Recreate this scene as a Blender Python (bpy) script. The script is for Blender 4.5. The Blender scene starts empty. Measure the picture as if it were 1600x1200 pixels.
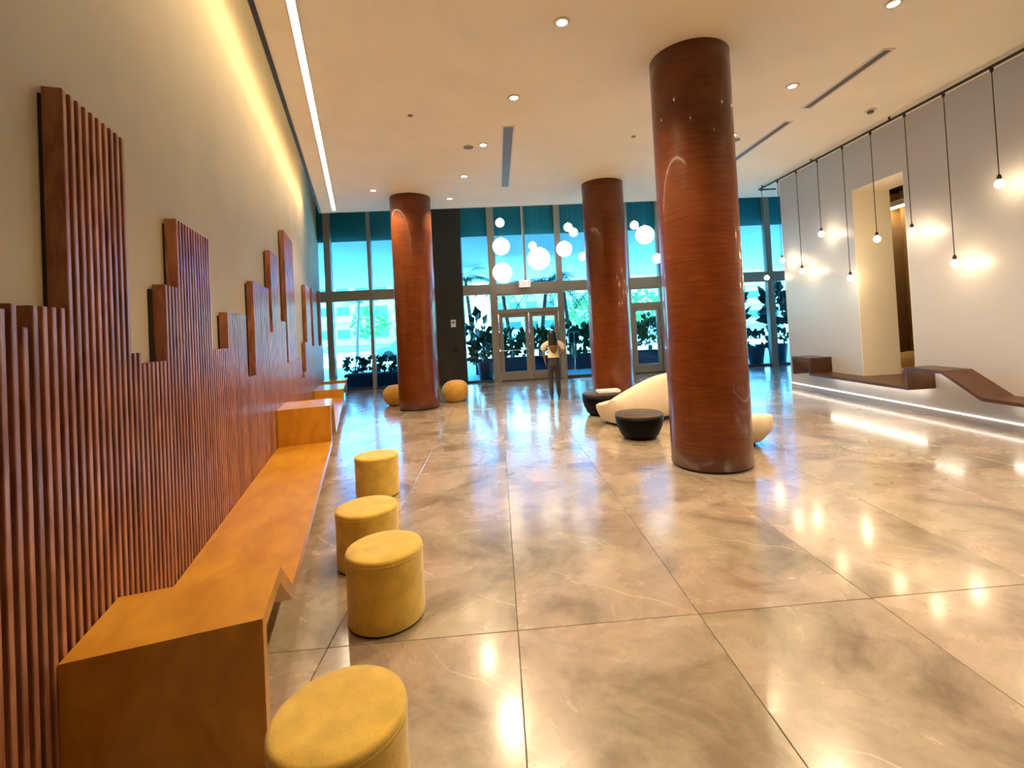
import bpy, bmesh, math, random
from mathutils import Vector, Matrix
random.seed(7)
PI = math.pi
scene = bpy.context.scene
COL = scene.collection

# ------------------------------------------------------------------ camera
HC = 1.75
ROLL, PITCH, YAW = -0.0522, 0.0194, 0.0612
fwd = Vector((math.sin(YAW)*math.cos(PITCH), math.cos(YAW)*math.cos(PITCH), math.sin(PITCH)))
rgt = Vector((math.cos(YAW), -math.sin(YAW), 0)); upv = rgt.cross(fwd)
r2 = math.cos(ROLL)*rgt + math.sin(ROLL)*upv
u2 = -math.sin(ROLL)*rgt + math.cos(ROLL)*upv
cd = bpy.data.cameras.new('camera'); cam = bpy.data.objects.new('camera', cd); COL.objects.link(cam)
cam.matrix_world = Matrix(((r2.x, u2.x, -fwd.x, 0), (r2.y, u2.y, -fwd.y, 0), (r2.z, u2.z, -fwd.z, HC), (0, 0, 0, 1)))
cd.sensor_fit = 'HORIZONTAL'; cd.sensor_width = 36.0
cd.lens = 738.42/1600*36
cd.shift_x = (800-821.13)/1600; cd.shift_y = -(600-496.39)/1600
cd.clip_start = 0.05; cd.clip_end = 500
scene.camera = cam

# ------------------------------------------------------------------ world, sun, exposure
wd = bpy.data.worlds.new('sky'); scene.world = wd; wd.use_nodes = True
wn = wd.node_tree.nodes; wl = wd.node_tree.links
sky = wn.new('ShaderNodeTexSky'); sky.sky_type = 'NISHITA'; sky.sun_disc = False
sky.sun_elevation = math.radians(52); sky.sun_rotation = math.radians(20)
wl.new(sky.outputs[0], wn['Background'].inputs[0]); wn['Background'].inputs[1].default_value = 2.0
sun_d = bpy.data.lights.new('sun', 'SUN'); sun_d.energy = 40.0; sun_d.angle = 0.01; sun_d.color = (1, .96, .88)
sun = bpy.data.objects.new('sun', sun_d); COL.objects.link(sun)
sun.rotation_euler = (math.radians(-40), 0, math.radians(-22))
scene.view_settings.view_transform = 'Standard'
scene.view_settings.look = 'None'
scene.view_settings.exposure = 0.95
scene.view_settings.gamma = 1.0
scene.view_settings.use_curve_mapping = False

# ------------------------------------------------------------------ constants measured from the photograph
A = 0.2771                      # the left wall runs at an angle to the room
CZ = 4.9                        # lobby ceiling
RZ = 6.4                        # roof slab, ceiling of the window bay
YW = 15.65                      # glass front
YC = 12.15                      # where the lobby ceiling ends
XR = 6.87                       # right wall
NW = -1.18                      # left wall (distance along its normal)
NS = -1.10                      # front of the slats
ca, sa = math.cos(A), math.sin(A)
def LW(n, s, z=0.0):            # left-wall frame -> world
    return Vector((n*ca - s*sa, n*sa + s*ca, z))

# ------------------------------------------------------------------ helpers
def tag(o, label=None, cat=None, group=None, kind=None):
    if label: o['label'] = label
    if cat: o['category'] = cat
    if group: o['group'] = group
    if kind: o['kind'] = kind
    return o
def thing(name, label=None, cat=None, loc=(0, 0, 0), rz=0.0, group=None, kind=None):
    o = bpy.data.objects.new(name, None); COL.objects.link(o)
    o.location = loc; o.rotation_euler = (0, 0, rz); o.empty_display_size = .1
    return tag(o, label, cat, group, kind)
def link(name, me, parent=None, loc=None, rot=None):
    o = bpy.data.objects.new(name, me); COL.objects.link(o)
    if parent is not None: o.parent = parent
    if loc is not None: o.location = loc
    if rot is not None: o.rotation_euler = rot
    return o
def obj(name, bm, m, parent=None, smooth=False, loc=None, rot=None):
    bmesh.ops.recalc_face_normals(bm, faces=bm.faces[:])
    me = bpy.data.meshes.new(name); bm.to_mesh(me); bm.free()
    for x in (m if isinstance(m, (list, tuple)) else [m]): me.materials.append(x)
    if smooth:
        for p in me.polygons: p.use_smooth = True
    return link(name, me, parent, loc, rot)
def B(*specs, bevel=0.0, seg=1):
    """boxes (x0,x1,y0,y1,z0,z1) in one bmesh"""
    bm = bmesh.new()
    for x0, x1, y0, y1, z0, z1 in specs:
        v = [bm.verts.new((x, y, z)) for z in (z0, z1) for y in (y0, y1) for x in (x0, x1)]
        for f in ((0, 1, 3, 2), (4, 6, 7, 5), (0, 4, 5, 1), (2, 3, 7, 6), (0, 2, 6, 4), (1, 5, 7, 3)):
            bm.faces.new([v[i] for i in f])
    if bevel:
        bmesh.ops.recalc_face_normals(bm, faces=bm.faces[:])
        bmesh.ops.bevel(bm, geom=bm.edges[:], offset=bevel, segments=seg, affect='EDGES', profile=.5)
    return bm
def lathe(prof, seg=32, bm=None, c=(0, 0), cap=True):
    bm = bm or bmesh.new(); rings = []
    for r, z in prof:
        rings.append([bm.verts.new((c[0]+r*math.cos(2*PI*i/seg), c[1]+r*math.sin(2*PI*i/seg), z)) for i in range(seg)])
    for a, b in zip(rings, rings[1:]):
        for i in range(seg):
            bm.faces.new((a[i], a[(i+1) % seg], b[(i+1) % seg], b[i]))
    if cap:
        bm.faces.new(rings[0][::-1]); bm.faces.new(rings[-1])
    return bm
def tube(pts, r, seg=8, bm=None):
    bm = bm or bmesh.new(); pts = [Vector(p) for p in pts]; rings = []
    for i, p in enumerate(pts):
        d = (pts[min(i+1, len(pts)-1)] - pts[max(i-1, 0)]).normalized()
        a = Vector((0, 0, 1)) if abs(d.z) < .9 else Vector((1, 0, 0))
        u = d.cross(a).normalized(); w = d.cross(u)
        rr = r[i] if isinstance(r, (list, tuple)) else r
        rings.append([bm.verts.new(p + rr*(math.cos(2*PI*k/seg)*u + math.sin(2*PI*k/seg)*w)) for k in range(seg)])
    for a, b in zip(rings, rings[1:]):
        for i in range(seg): bm.faces.new((a[i], a[(i+1) % seg], b[(i+1) % seg], b[i]))
    bm.faces.new(rings[0][::-1]); bm.faces.new(rings[-1])
    return bm
def ball(c, r, bm=None, seg=20, ring=12, sc=(1, 1, 1)):
    bm = bm or bmesh.new()
    bmesh.ops.create_uvsphere(bm, u_segments=seg, v_segments=ring, radius=r,
                              matrix=Matrix.Translation(c) @ Matrix.Diagonal((*sc, 1)))
    return bm
def prism(poly, z0, z1, bm=None):
    bm = bm or bmesh.new()
    a = [bm.verts.new((x, y, z0)) for x, y in poly]; b = [bm.verts.new((x, y, z1)) for x, y in poly]
    bm.faces.new(a[::-1]); bm.faces.new(b)
    n = len(poly)
    for i in range(n): bm.faces.new((a[i], a[(i+1) % n], b[(i+1) % n], b[i]))
    return bm
def copy_tree(o, parent=None):
    c = o.copy(); COL.objects.link(c); c.parent = parent
    for ch in list(o.children): copy_tree(ch, c)
    return c
def ev_mesh(o):
    dg = bpy.context.evaluated_depsgraph_get()
    me = bpy.data.meshes.new_from_object(o.evaluated_get(dg), depsgraph=dg)
    return me
def skin_part(name, verts, edges, radii, m, parent, root=0, sub=2, loc=None):
    """a continuous limb/body surface grown around a skeleton"""
    me = bpy.data.meshes.new(name); me.from_pydata([Vector(v) for v in verts], edges, []); me.update()
    o = bpy.data.objects.new(name, me); COL.objects.link(o)
    md = o.modifiers.new('s', 'SKIN'); md.use_smooth_shade = True; md.branch_smoothing = .6
    sv = me.skin_vertices[0].data
    for i, r in enumerate(radii):
        sv[i].radius = (r, r) if not isinstance(r, tuple) else r
        sv[i].use_root = (i == root)
    o.modifiers.new('d', 'SUBSURF').levels = sub
    o.modifiers['d'].render_levels = sub
    new = ev_mesh(o); bpy.data.objects.remove(o); bpy.data.meshes.remove(me)
    new.materials.clear(); new.materials.append(m)
    for p in new.polygons: p.use_smooth = True
    return link(name, new, parent, loc)

# ------------------------------------------------------------------ materials
def new_mat(name):
    m = bpy.data.materials.new(name); m.use_nodes = True
    return m, m.node_tree.nodes, m.node_tree.links, m.node_tree.nodes['Principled BSDF']
def mat(name, col, rough=.5, metal=0.0, noise=0.0, nscale=6.0, bump=0.0, bscale=60.0, coat=0.0, sheen=0.0, spec=.5, stretch=(1, 1, 1)):
    m, n, l, b = new_mat(name)
    b.inputs['Base Color'].default_value = (*col, 1); b.inputs['Roughness'].default_value = rough
    b.inputs['Metallic'].default_value = metal; b.inputs['Coat Weight'].default_value = coat
    b.inputs['Coat Roughness'].default_value = .08
    b.inputs['Sheen Weight'].default_value = sheen; b.inputs['Specular IOR Level'].default_value = spec
    if noise or bump:
        tc = n.new('ShaderNodeTexCoord'); mp = n.new('ShaderNodeMapping'); mp.inputs['Scale'].default_value = stretch
        l.new(tc.outputs['Object'], mp.inputs[0])
    if noise:
        t = n.new('ShaderNodeTexNoise'); t.inputs['Scale'].default_value = nscale; t.inputs['Detail'].default_value = 5
        l.new(mp.outputs[0], t.inputs['Vector'])
        r = n.new('ShaderNodeMapRange'); r.inputs[1].default_value = .3; r.inputs[2].default_value = .7
        r.inputs[3].default_value = 1-noise; r.inputs[4].default_value = 1+noise; l.new(t.outputs[0], r.inputs[0])
        mx = n.new('ShaderNodeVectorMath'); mx.operation = 'SCALE'; mx.inputs[0].default_value = col
        l.new(r.outputs[0], mx.inputs['Scale']); l.new(mx.outputs[0], b.inputs['Base Color'])
    if bump:
        t2 = n.new('ShaderNodeTexNoise'); t2.inputs['Scale'].default_value = bscale; t2.inputs['Detail'].default_value = 3
        l.new(mp.outputs[0], t2.inputs['Vector'])
        bp = n.new('ShaderNodeBump'); bp.inputs['Strength'].default_value = bump; bp.inputs['Distance'].default_value = .01
        l.new(t2.outputs[0], bp.inputs['Height']); l.new(bp.outputs[0], b.inputs['Normal'])
    return m
def emit(name, col, s):
    m, n, l, b = new_mat(name)
    b.inputs['Base Color'].default_value = (*col, 1)
    b.inputs['Emission Color'].default_value = (*col, 1); b.inputs['Emission Strength'].default_value = s
    return m
def ramp(n, pts):
    r = n.new('ShaderNodeValToRGB'); e = r.color_ramp.elements
    while len(e) > 1: e.remove(e[-1])
    e[0].position = pts[0][0]; e[0].color = (*pts[0][1], 1)
    for p, c in pts[1:]:
        q = e.new(p); q.color = (*c, 1)
    return r

def wood_mat(name, dark, light, rough=.35, grain=(1, 1, 14), vary=.0, coat=0.0):
    m, n, l, b = new_mat(name)
    tc = n.new('ShaderNodeTexCoord'); mp = n.new('ShaderNodeMapping'); mp.inputs['Scale'].default_value = grain
    l.new(tc.outputs['Object'], mp.inputs[0])
    oi = n.new('ShaderNodeObjectInfo')
    ad = n.new('ShaderNodeVectorMath'); ad.operation = 'ADD'
    cb = n.new('ShaderNodeCombineXYZ'); mu = n.new('ShaderNodeMath'); mu.operation = 'MULTIPLY'; mu.inputs[1].default_value = 37
    l.new(oi.outputs['Random'], mu.inputs[0])
    for i in range(3): l.new(mu.outputs[0], cb.inputs[i])
    l.new(mp.outputs[0], ad.inputs[0]); l.new(cb.outputs[0], ad.inputs[1])
    t = n.new('ShaderNodeTexNoise'); t.inputs['Scale'].default_value = 3; t.inputs['Detail'].default_value = 6; t.inputs['Distortion'].default_value = .6
    l.new(ad.outputs[0], t.inputs['Vector'])
    r = ramp(n, [(.3, dark), (.7, light)]); l.new(t.outputs[0], r.inputs[0])
    out = r.outputs[0]
    if vary:
        hv = n.new('ShaderNodeHueSaturation'); mr = n.new('ShaderNodeMapRange')
        mr.inputs[3].default_value = 1-vary; mr.inputs[4].default_value = 1+vary
        l.new(oi.outputs['Random'], mr.inputs[0]); l.new(mr.outputs[0], hv.inputs['Value']); l.new(out, hv.inputs['Color']); out = hv.outputs[0]
    l.new(out, b.inputs['Base Color'])
    b.inputs['Roughness'].default_value = rough; b.inputs['Coat Weight'].default_value = coat; b.inputs['Coat Roughness'].default_value = .12
    return m

def floor_mat():
    m, n, l, b = new_mat('stone_tile')
    tc = n.new('ShaderNodeTexCoord'); oi = n.new('ShaderNodeObjectInfo')
    mu = n.new('ShaderNodeMath'); mu.operation = 'MULTIPLY'; mu.inputs[1].default_value = 61
    l.new(oi.outputs['Random'], mu.inputs[0])
    cb = n.new('ShaderNodeCombineXYZ'); l.new(mu.outputs[0], cb.inputs[0]); l.new(mu.outputs[0], cb.inputs[1])
    ad = n.new('ShaderNodeVectorMath'); ad.operation = 'ADD'; l.new(tc.outputs['Object'], ad.inputs[0]); l.new(cb.outputs[0], ad.inputs[1])
    t = n.new('ShaderNodeTexNoise'); t.inputs['Scale'].default_value = 1.5; t.inputs['Detail'].default_value = 9
    t.inputs['Roughness'].default_value = .6; t.inputs['Distortion'].default_value = .7
    l.new(ad.outputs[0], t.inputs['Vector'])
    r = ramp(n, [(.22, (.16, .12, .082)), (.38, (.28, .22, .155)), (.47, (.375, .305, .225)), (.56, (.43, .35, .265)), (.62, (.46, .375, .28)), (.78, (.56, .47, .37))])
    l.new(t.outputs[0], r.inputs[0])
    # long straight pale veins: thin bands of a distorted, tilted coordinate
    rt = n.new('ShaderNodeMapping'); rt.inputs['Rotation'].default_value = (0, 0, math.radians(33)); l.new(ad.outputs[0], rt.inputs[0])
    nz = n.new('ShaderNodeTexNoise'); nz.inputs['Scale'].default_value = .7; nz.inputs['Detail'].default_value = 4; l.new(rt.outputs[0], nz.inputs['Vector'])
    sx = n.new('ShaderNodeSeparateXYZ'); l.new(rt.outputs[0], sx.inputs[0])
    m1 = n.new('ShaderNodeMath'); m1.operation = 'MULTIPLY_ADD'; m1.inputs[1].default_value = .8; l.new(nz.outputs[0], m1.inputs[0]); l.new(sx.outputs[1], m1.inputs[2])
    sc = n.new('ShaderNodeMath'); sc.operation = 'MULTIPLY'; sc.inputs[1].default_value = .8; l.new(m1.outputs[0], sc.inputs[0])
    fr = n.new('ShaderNodeMath'); fr.operation = 'FRACT'; l.new(sc.outputs[0], fr.inputs[0])
    sb = n.new('ShaderNodeMath'); sb.operation = 'SUBTRACT'; sb.inputs[1].default_value = .5; l.new(fr.outputs[0], sb.inputs[0])
    ab = n.new('ShaderNodeMath'); ab.operation = 'ABSOLUTE'; l.new(sb.outputs[0], ab.inputs[0])
    vr = n.new('ShaderNodeMapRange'); vr.inputs[1].default_value = .0; vr.inputs[2].default_value = .006; vr.inputs[3].default_value = 1; vr.inputs[4].default_value = 0
    l.new(ab.outputs[0], vr.inputs[0])
    n3 = n.new('ShaderNodeTexNoise'); n3.inputs['Scale'].default_value = 1.1; l.new(ad.outputs[0], n3.inputs['Vector'])
    v3 = n.new('ShaderNodeMapRange'); v3.inputs[1].default_value = .46; v3.inputs[2].default_value = .6; l.new(n3.outputs[0], v3.inputs[0])
    vm = n.new('ShaderNodeMath'); vm.operation = 'MULTIPLY'; l.new(vr.outputs[0], vm.inputs[0]); l.new(v3.outputs[0], vm.inputs[1])
    vm2 = n.new('ShaderNodeMath'); vm2.operation = 'MULTIPLY'; vm2.inputs[1].default_value = .75; l.new(vm.outputs[0], vm2.inputs[0])
    mx = n.new('ShaderNodeMix'); mx.data_type = 'RGBA'; l.new(vm2.outputs[0], mx.inputs[0]); l.new(r.outputs[0], mx.inputs[6]); mx.inputs[7].default_value = (.72, .62, .48, 1)
    t4 = n.new('ShaderNodeTexNoise'); t4.inputs['Scale'].default_value = .9; t4.inputs['Detail'].default_value = 3; l.new(ad.outputs[0], t4.inputs['Vector'])
    hue = ramp(n, [(.36, (.96, .99, .92)), (.5, (1.0, .99, .99)), (.64, (1.04, .975, .975))]); l.new(t4.outputs[0], hue.inputs[0])
    t5 = n.new('ShaderNodeTexNoise'); t5.inputs['Scale'].default_value = 5.5; t5.inputs['Detail'].default_value = 8; t5.inputs['Roughness'].default_value = .7; t5.inputs['Distortion'].default_value = .5
    l.new(ad.outputs[0], t5.inputs['Vector'])
    gr = n.new('ShaderNodeMapRange'); gr.inputs[1].default_value = .3; gr.inputs[2].default_value = .7; gr.inputs[3].default_value = .80; gr.inputs[4].default_value = 1.18; l.new(t5.outputs[0], gr.inputs[0])
    k1 = n.new('ShaderNodeVectorMath'); k1.operation = 'MULTIPLY'; l.new(mx.outputs[2], k1.inputs[0]); l.new(hue.outputs[0], k1.inputs[1])
    k2 = n.new('ShaderNodeVectorMath'); k2.operation = 'SCALE'; l.new(k1.outputs[0], k2.inputs[0]); l.new(gr.outputs[0], k2.inputs['Scale'])
    l.new(k2.outputs[0], b.inputs['Base Color'])
    rr = n.new('ShaderNodeMapRange'); rr.inputs[1].default_value = .3; rr.inputs[2].default_value = .7; rr.inputs[3].default_value = .20; rr.inputs[4].default_value = .32
    l.new(t.outputs[0], rr.inputs[0]); l.new(rr.outputs[0], b.inputs['Roughness'])
    b.inputs['Specular IOR Level'].default_value = .8
    b.inputs['Coat Weight'].default_value = .95; b.inputs['Coat Roughness'].default_value = .13; b.inputs['Coat IOR'].default_value = 1.65
    bp = n.new('ShaderNodeBump'); bp.inputs['Strength'].default_value = .02; bp.inputs['Distance'].default_value = .002
    l.new(t.outputs[0], bp.inputs['Height']); l.new(bp.outputs[0], b.inputs['Normal'])
    return m

def column_mat():
    m, n, l, b = new_mat('lacquered_hide')
    tc = n.new('ShaderNodeTexCoord')
    mp = n.new('ShaderNodeMapping'); mp.inputs['Scale'].default_value = (2.2, 2.2, 26); l.new(tc.outputs['Object'], mp.inputs[0])
    t = n.new('ShaderNodeTexNoise'); t.inputs['Scale'].default_value = 1.6; t.inputs['Detail'].default_value = 6; t.inputs['Distortion'].default_value = .5
    l.new(mp.outputs[0], t.inputs['Vector'])
    t2 = n.new('ShaderNodeTexNoise'); t2.inputs['Scale'].default_value = 3; t2.inputs['Detail'].default_value = 5; l.new(tc.outputs['Object'], t2.inputs['Vector'])
    r = ramp(n, [(.30, (.085, .014, .001)), (.5, (.135, .027, .002)), (.68, (.180, .043, .003)), (.85, (.25, .075, .008))])
    am = n.new('ShaderNodeMath'); am.operation = 'MULTIPLY_ADD'; am.inputs[1].default_value = .55; l.new(t.outputs[0], am.inputs[0])
    a2 = n.new('ShaderNodeMath'); a2.operation = 'MULTIPLY'; a2.inputs[1].default_value = .45; l.new(t2.outputs[0], a2.inputs[0]); l.new(a2.outputs[0], am.inputs[2])
    l.new(am.outputs[0], r.inputs[0]); l.new(r.outputs[0], b.inputs['Base Color'])
    b.inputs['Roughness'].default_value = .4; b.inputs['Specular IOR Level'].default_value = .25; b.inputs['Coat Weight'].default_value = .5; b.inputs['Coat Roughness'].default_value = .06
    bp = n.new('ShaderNodeBump'); bp.inputs['Strength'].default_value = .12; bp.inputs['Distance'].default_value = .004
    l.new(t.outputs[0], bp.inputs['Height']); l.new(bp.outputs[0], b.inputs['Normal'])
    return m

def glass_mat(name, tint, rough=0.0, refl=.5):
    m, n, l, b = new_mat(name); n.remove(b); out = n['Material Output']
    tr = n.new('ShaderNodeBsdfTransparent'); tr.inputs[0].default_value = (*tint, 1)
    gl = n.new('ShaderNodeBsdfGlossy'); gl.inputs['Roughness'].default_value = rough
    gl.inputs['Color'].default_value = (.9, .97, 1, 1)
    f = n.new('ShaderNodeFresnel'); f.inputs[0].default_value = 1.45
    mu = n.new('ShaderNodeMath'); mu.operation = 'MULTIPLY'; mu.inputs[1].default_value = refl; l.new(f.outputs[0], mu.inputs[0])
    mx = n.new('ShaderNodeMixShader'); l.new(mu.outputs[0], mx.inputs[0]); l.new(tr.outputs[0], mx.inputs[1]); l.new(gl.outputs[0], mx.inputs[2])
    l.new(mx.outputs[0], out.inputs[0])
    return m

M = {}
M['floor'] = floor_mat()
M['grout'] = mat('grout', (.07, .055, .04), .8)
M['ceil'] = mat('ceiling_paint', (.92, .84, .68), .8, noise=.03, nscale=1.5)
M['wall_l'] = mat('taupe_plaster', (.42, .34, .215), .75, noise=.06, nscale=1.2)
M['wall_r'] = mat('satin_grey_plaster', (.52, .50, .50), .32, noise=.02, nscale=1.5, bump=.05, bscale=2.5)
M['jamb'] = mat('cream_plaster', (.95, .87, .72), .6)
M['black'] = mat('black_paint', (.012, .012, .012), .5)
M['black_gloss'] = mat('black_lacquer', (.002, .0015, .0015), .45, spec=.1)
M['darkwall'] = mat('charcoal_cladding', (.022, .021, .016), .6, noise=.1)
M['slat'] = wood_mat('slat_wood', (.19, .055, .024), (.47, .20, .105), .30, (6, 6, 1.2), .22)
M['bench'] = wood_mat('bench_wood', (.52, .215, .012), (.70, .34, .03), .30, (2.2, .8, 1), .04, .35)
M['bench_r'] = wood_mat('walnut_bench_wood', (.05, .018, .006), (.10, .038, .013), .35, (2, 2, 2), .08)
M['column'] = column_mat()
M['mustard'] = mat('mustard_velvet', (.74, .49, .07), .8, noise=.16, nscale=9, bump=.15, bscale=90, sheen=.4)
M['pouf'] = mat('ochre_felt', (.62, .33, .045), .8, noise=.12, nscale=7, sheen=.3)
M['cream'] = mat('cream_boucle', (.72, .59, .43), .8, noise=.04, nscale=8, sheen=.2)
M['gold'] = mat('gold_leather', (.62, .40, .13), .4, noise=.08)
M['alu'] = mat('bronze_aluminium', (.33, .29, .24), .4, metal=.25)
M['alu_d'] = mat('dark_gasket', (.03, .04, .05), .5)  # near-black tone of the sills and thresholds
M['white'] = mat('white_enamel', (.85, .83, .8), .4)
M['chrome'] = mat('brushed_steel', (.6, .6, .6), .25, metal=1)
M['vent'] = mat('grey_vent', (.17, .155, .14), .55)
M['vent_frame'] = mat('vent_frame_white', (.75, .68, .58), .5)
M['glass'] = glass_mat('tinted_glass', (.42, .86, 1.0), 0, .55)
M['lamp_glass'] = emit('globe_glass', (1.0, .90, .74), 1.5)
M['led'] = emit('warm_led', (1.0, .80, .52), 6.0)
M['led_w'] = emit('neutral_led', (1.0, .78, .52), 17.0)
M['led_b'] = emit('bench_led', (1.0, .86, .68), 9.0)
M['led_f'] = emit('floor_line_led', (1.0, .88, .76), 2.0)
M['cove'] = emit('cove_led', (1.0, .72, .38), 32.0)
M['bulb'] = emit('filament_bulb', (1.0, .76, .46), 36.0)
M['dl'] = emit('downlight_lens', (1.0, .82, .55), 10.0)
M['cord'] = mat('brown_cord', (.035, .02, .012), .6)
M['cord_g'] = mat('grey_cord', (.2, .3, .3), .5)
M['curtain'] = mat('gold_curtain', (.36, .20, .055), .6, noise=.1, nscale=3, stretch=(1, 6, .3))
M['skin'] = mat('skin', (.30, .15, .09), .5)
M['blouse'] = mat('cream_cotton', (.85, .72, .52), .7)
M['trousers'] = mat('grey_denim', (.04, .038, .045), .7, noise=.1, nscale=20)
M['hair'] = wood_mat('dark_hair', (.004, .003, .002), (.02, .01, .006), .4, (20, 20, 2))
M['hair_l'] = wood_mat('light_hair_ends', (.10, .05, .02), (.22, .11, .04), .4, (20, 20, 2))
M['red'] = emit('red_letters', (1.0, .08, .05), 1.6)
M['sign'] = emit('sign_face', (1.0, .62, .55), .9)
# outside
M['paving'] = mat('pale_paving', (.62, .62, .60), .6, noise=.06, nscale=.8)
M['road'] = mat('asphalt', (.30, .31, .32), .8, noise=.08, nscale=2)
M['soffit'] = mat('sky_blue_soffit', (.17, .31, .66), .6, noise=.08, nscale=.4)
M['bulkhead'] = mat('teal_bulkhead', (.24, .34, .28), .6)
M['planter'] = mat('navy_planter', (.012, .016, .04), .5)
M['leaf'] = mat('leaf_green', (.035, .12, .03), .5, noise=.3, nscale=4)
M['leaf_d'] = mat('leaf_dark', (.012, .045, .014), .45, noise=.3, nscale=4)
M['leaf_l'] = mat('leaf_fresh', (.10, .26, .06), .5, noise=.3, nscale=3)
M['trunk'] = mat('trunk_bark', (.12, .085, .055), .9, noise=.2, nscale=10)
M['bld'] = mat('white_stucco', (.80, .79, .76), .7)
M['bld2'] = mat('grey_stucco', (.55, .57, .60), .7)
M['bwin'] = mat('window_blue', (.05, .13, .20), .15)
M['car'] = mat('blue_car_paint', (.02, .14, .35), .25, coat=1)
M['tyre'] = mat('tyre_rubber', (.015, .015, .015), .8)

# ================================================================== THE SETTING
def struct(name, bm, m, parent=None, **k):
    o = obj(name, bm, m, parent, **k)
    if parent is None: o['kind'] = 'structure'
    return o

# floor: grout bed with large stone slabs laid on it, each slab its own piece
floor = thing('floor', kind='structure')
obj('grout_bed', B((-8, 13.5, -3.3, YW+.05, -.12, -.004)), M['grout'], floor)
TW, TL, X0, Y0 = 1.075, 3.2, .031, 2.77
tile_me = None; g = .0035
for i in range(-7, 13):
    for j in range(-2, 5):
        if tile_me is None:
            bm = B((-TW/2+g/2, TW/2-g/2, -TL/2+g/2, TL/2-g/2, -.02, 0), bevel=.0022)
            o = obj('tile', bm, M['floor'], floor); tile_me = o.data
        else:
            o = link('tile', tile_me, floor)
        y = Y0+(j+.5)*TL
        if y > YW: COL.objects.unlink(o); bpy.data.objects.remove(o); continue
        o.location = (X0+(i+.5)*TW, y, 0)
        if (i*7+j*3) % 2: o.rotation_euler = (0, 0, PI)

# ceiling with slot along the left wall
def left_pt(n, y):              # point of the left-wall offset line at a given y
    s = (y - n*sa)/ca; p = LW(n, s); return (p.x, p.y)
poly = [left_pt(-.835, -3.0), (XR+.05, -3.0), (XR+.05, 10.72), (13.3, 10.72), (13.3, YC), left_pt(-.835, YC)]
struct('ceiling', prism(poly, CZ, CZ+.14), M['ceil'])
struct('trim_1', prism([left_pt(-.845, -3.0), left_pt(-.795, -3.0), left_pt(-.795, YC+.002), left_pt(-.845, YC+.002)], CZ-.012, CZ+.15), M['black'])
struct('trim_2', prism([left_pt(-.845, YC+.002), (13.3, YC+.002), (13.3, YC+.06), left_pt(-.85, YC+.06)], CZ-.004, RZ), M['ceil'])
struct('ceiling_bay', B((-8, 13.5, -3.3, YW+.4, RZ, RZ+.2)), M['ceil'])
# walls
wl_ = struct('wall_left', B((NW-.2, NW, -4.2, 17.0, 0, RZ)), M['wall_l'], loc=(0, 0, 0), rot=(0, 0, A))
struct('wall_back', B((-1.2, XR+.2, -3.2, -3.0, 0, RZ)), M['darkwall'])
OY0, OY1, OZ0, OZ1, XJ = 7.43, 8.57, .455, 4.02, 7.62
wr = thing('wall_right', kind='structure', loc=(0, 0, 0))
obj('plaster_face', B((XR, XJ, -3.0, OY0, 0, CZ+.02), (XR, XJ, OY1, 10.8, 0, CZ+.02), (XR, XJ, OY0, OY1, 0, OZ0-.03), (XR, XJ, OY0, OY1, OZ1, CZ+.02)), M['wall_r'], wr)
obj('opening_reveal', B((XR+.004, XJ, OY1-.012, OY1, OZ0, OZ1), (XR+.004, XJ, OY0, OY0+.012, OZ0, OZ1), (XR+.004, XJ, OY0, OY1, OZ1-.012, OZ1)), M['jamb'], wr)
struct('wall_partition', B((XJ, 13.4, 10.65, 10.8, 0, RZ)), M['wall_r'])
struct('wall_bay', B((13.2, 13.4, 10.8, YW+.3, 0, RZ)), M['wall_r'])
# room behind the opening
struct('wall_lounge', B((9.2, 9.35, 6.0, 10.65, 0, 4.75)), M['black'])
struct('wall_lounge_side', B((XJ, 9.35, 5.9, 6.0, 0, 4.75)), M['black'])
struct('ceiling_lounge', B((XJ, 9.35, 5.9, 10.65, 4.7, 4.8)), M['jamb'])
pm = struct('trim_3', B((8.80, 8.92, 6.2, 10.62, 3.96, 4.08)), M['white'])
bm = bmesh.new(); prev = None
for i in range(161):
    y = 6.1+i*4.5/160; x = 9.05+.055*math.sin(y*21)+.02*math.sin(y*9.3+1)
    v = [bm.verts.new((x, y, .02)), bm.verts.new((x, y, 4.30))]
    if prev: bm.faces.new((prev[0], v[0], v[1], prev[1]))
    prev = v
cur = obj('curtain', bm, M['curtain'], smooth=True); tag(cur, 'gold pleated curtain glowing at the top inside the wall opening', 'curtain')
sol = cur.modifiers.new('t', 'SOLIDIFY'); sol.thickness = .006
cl = thing('curtain_light', 'white strip light fixed above the gold curtain', 'light', (8.86, 8.4, 3.94))
obj('diffuser', B((-.05, .05, -2.2, 2.22, -.012, .02)), M['led'], cl)

# glass front ---------------------------------------------------------------
win = thing('window_1', kind='structure')
TZ0, TZ1 = 2.87, 3.21
lower = [(-6.4, .12), (-5.34, .20), (-4.02, .10), (-2.75, .10), (-.06, .24), (2.15, .20), (3.25, .10), (4.44, .16), (5.60, .20), (6.75, .10), (7.95, .20), (9.36, .20), (10.6, .1), (11.9, .2), (13.1, .1)]
def mull(x, w, z0, z1, d=.14):
    obj('mullion', B((x-w/2, x+w/2, YW-d, YW+.06, z0, z1), bevel=.006), M['alu'], win)
for x, w in lower:
    mull(x, w, 0, RZ)
mull(1.03, .07, TZ1, RZ, .06)
obj('transom', B((-7.2, -2.13, YW-.13, YW+.06, TZ0, TZ1), bevel=.006), M['alu'], win)
obj('transom', B((-1.05, 13.2, YW-.13, YW+.06, TZ0, TZ1), bevel=.006), M['alu'], win)
obj('sill', B((-7.2, -2.13, YW-.08, YW+.06, 0, .07)), M['alu_d'], win)
obj('sill', B((-1.05, .04, YW-.08, YW+.06, 0, .07)), M['alu_d'], win)
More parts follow.
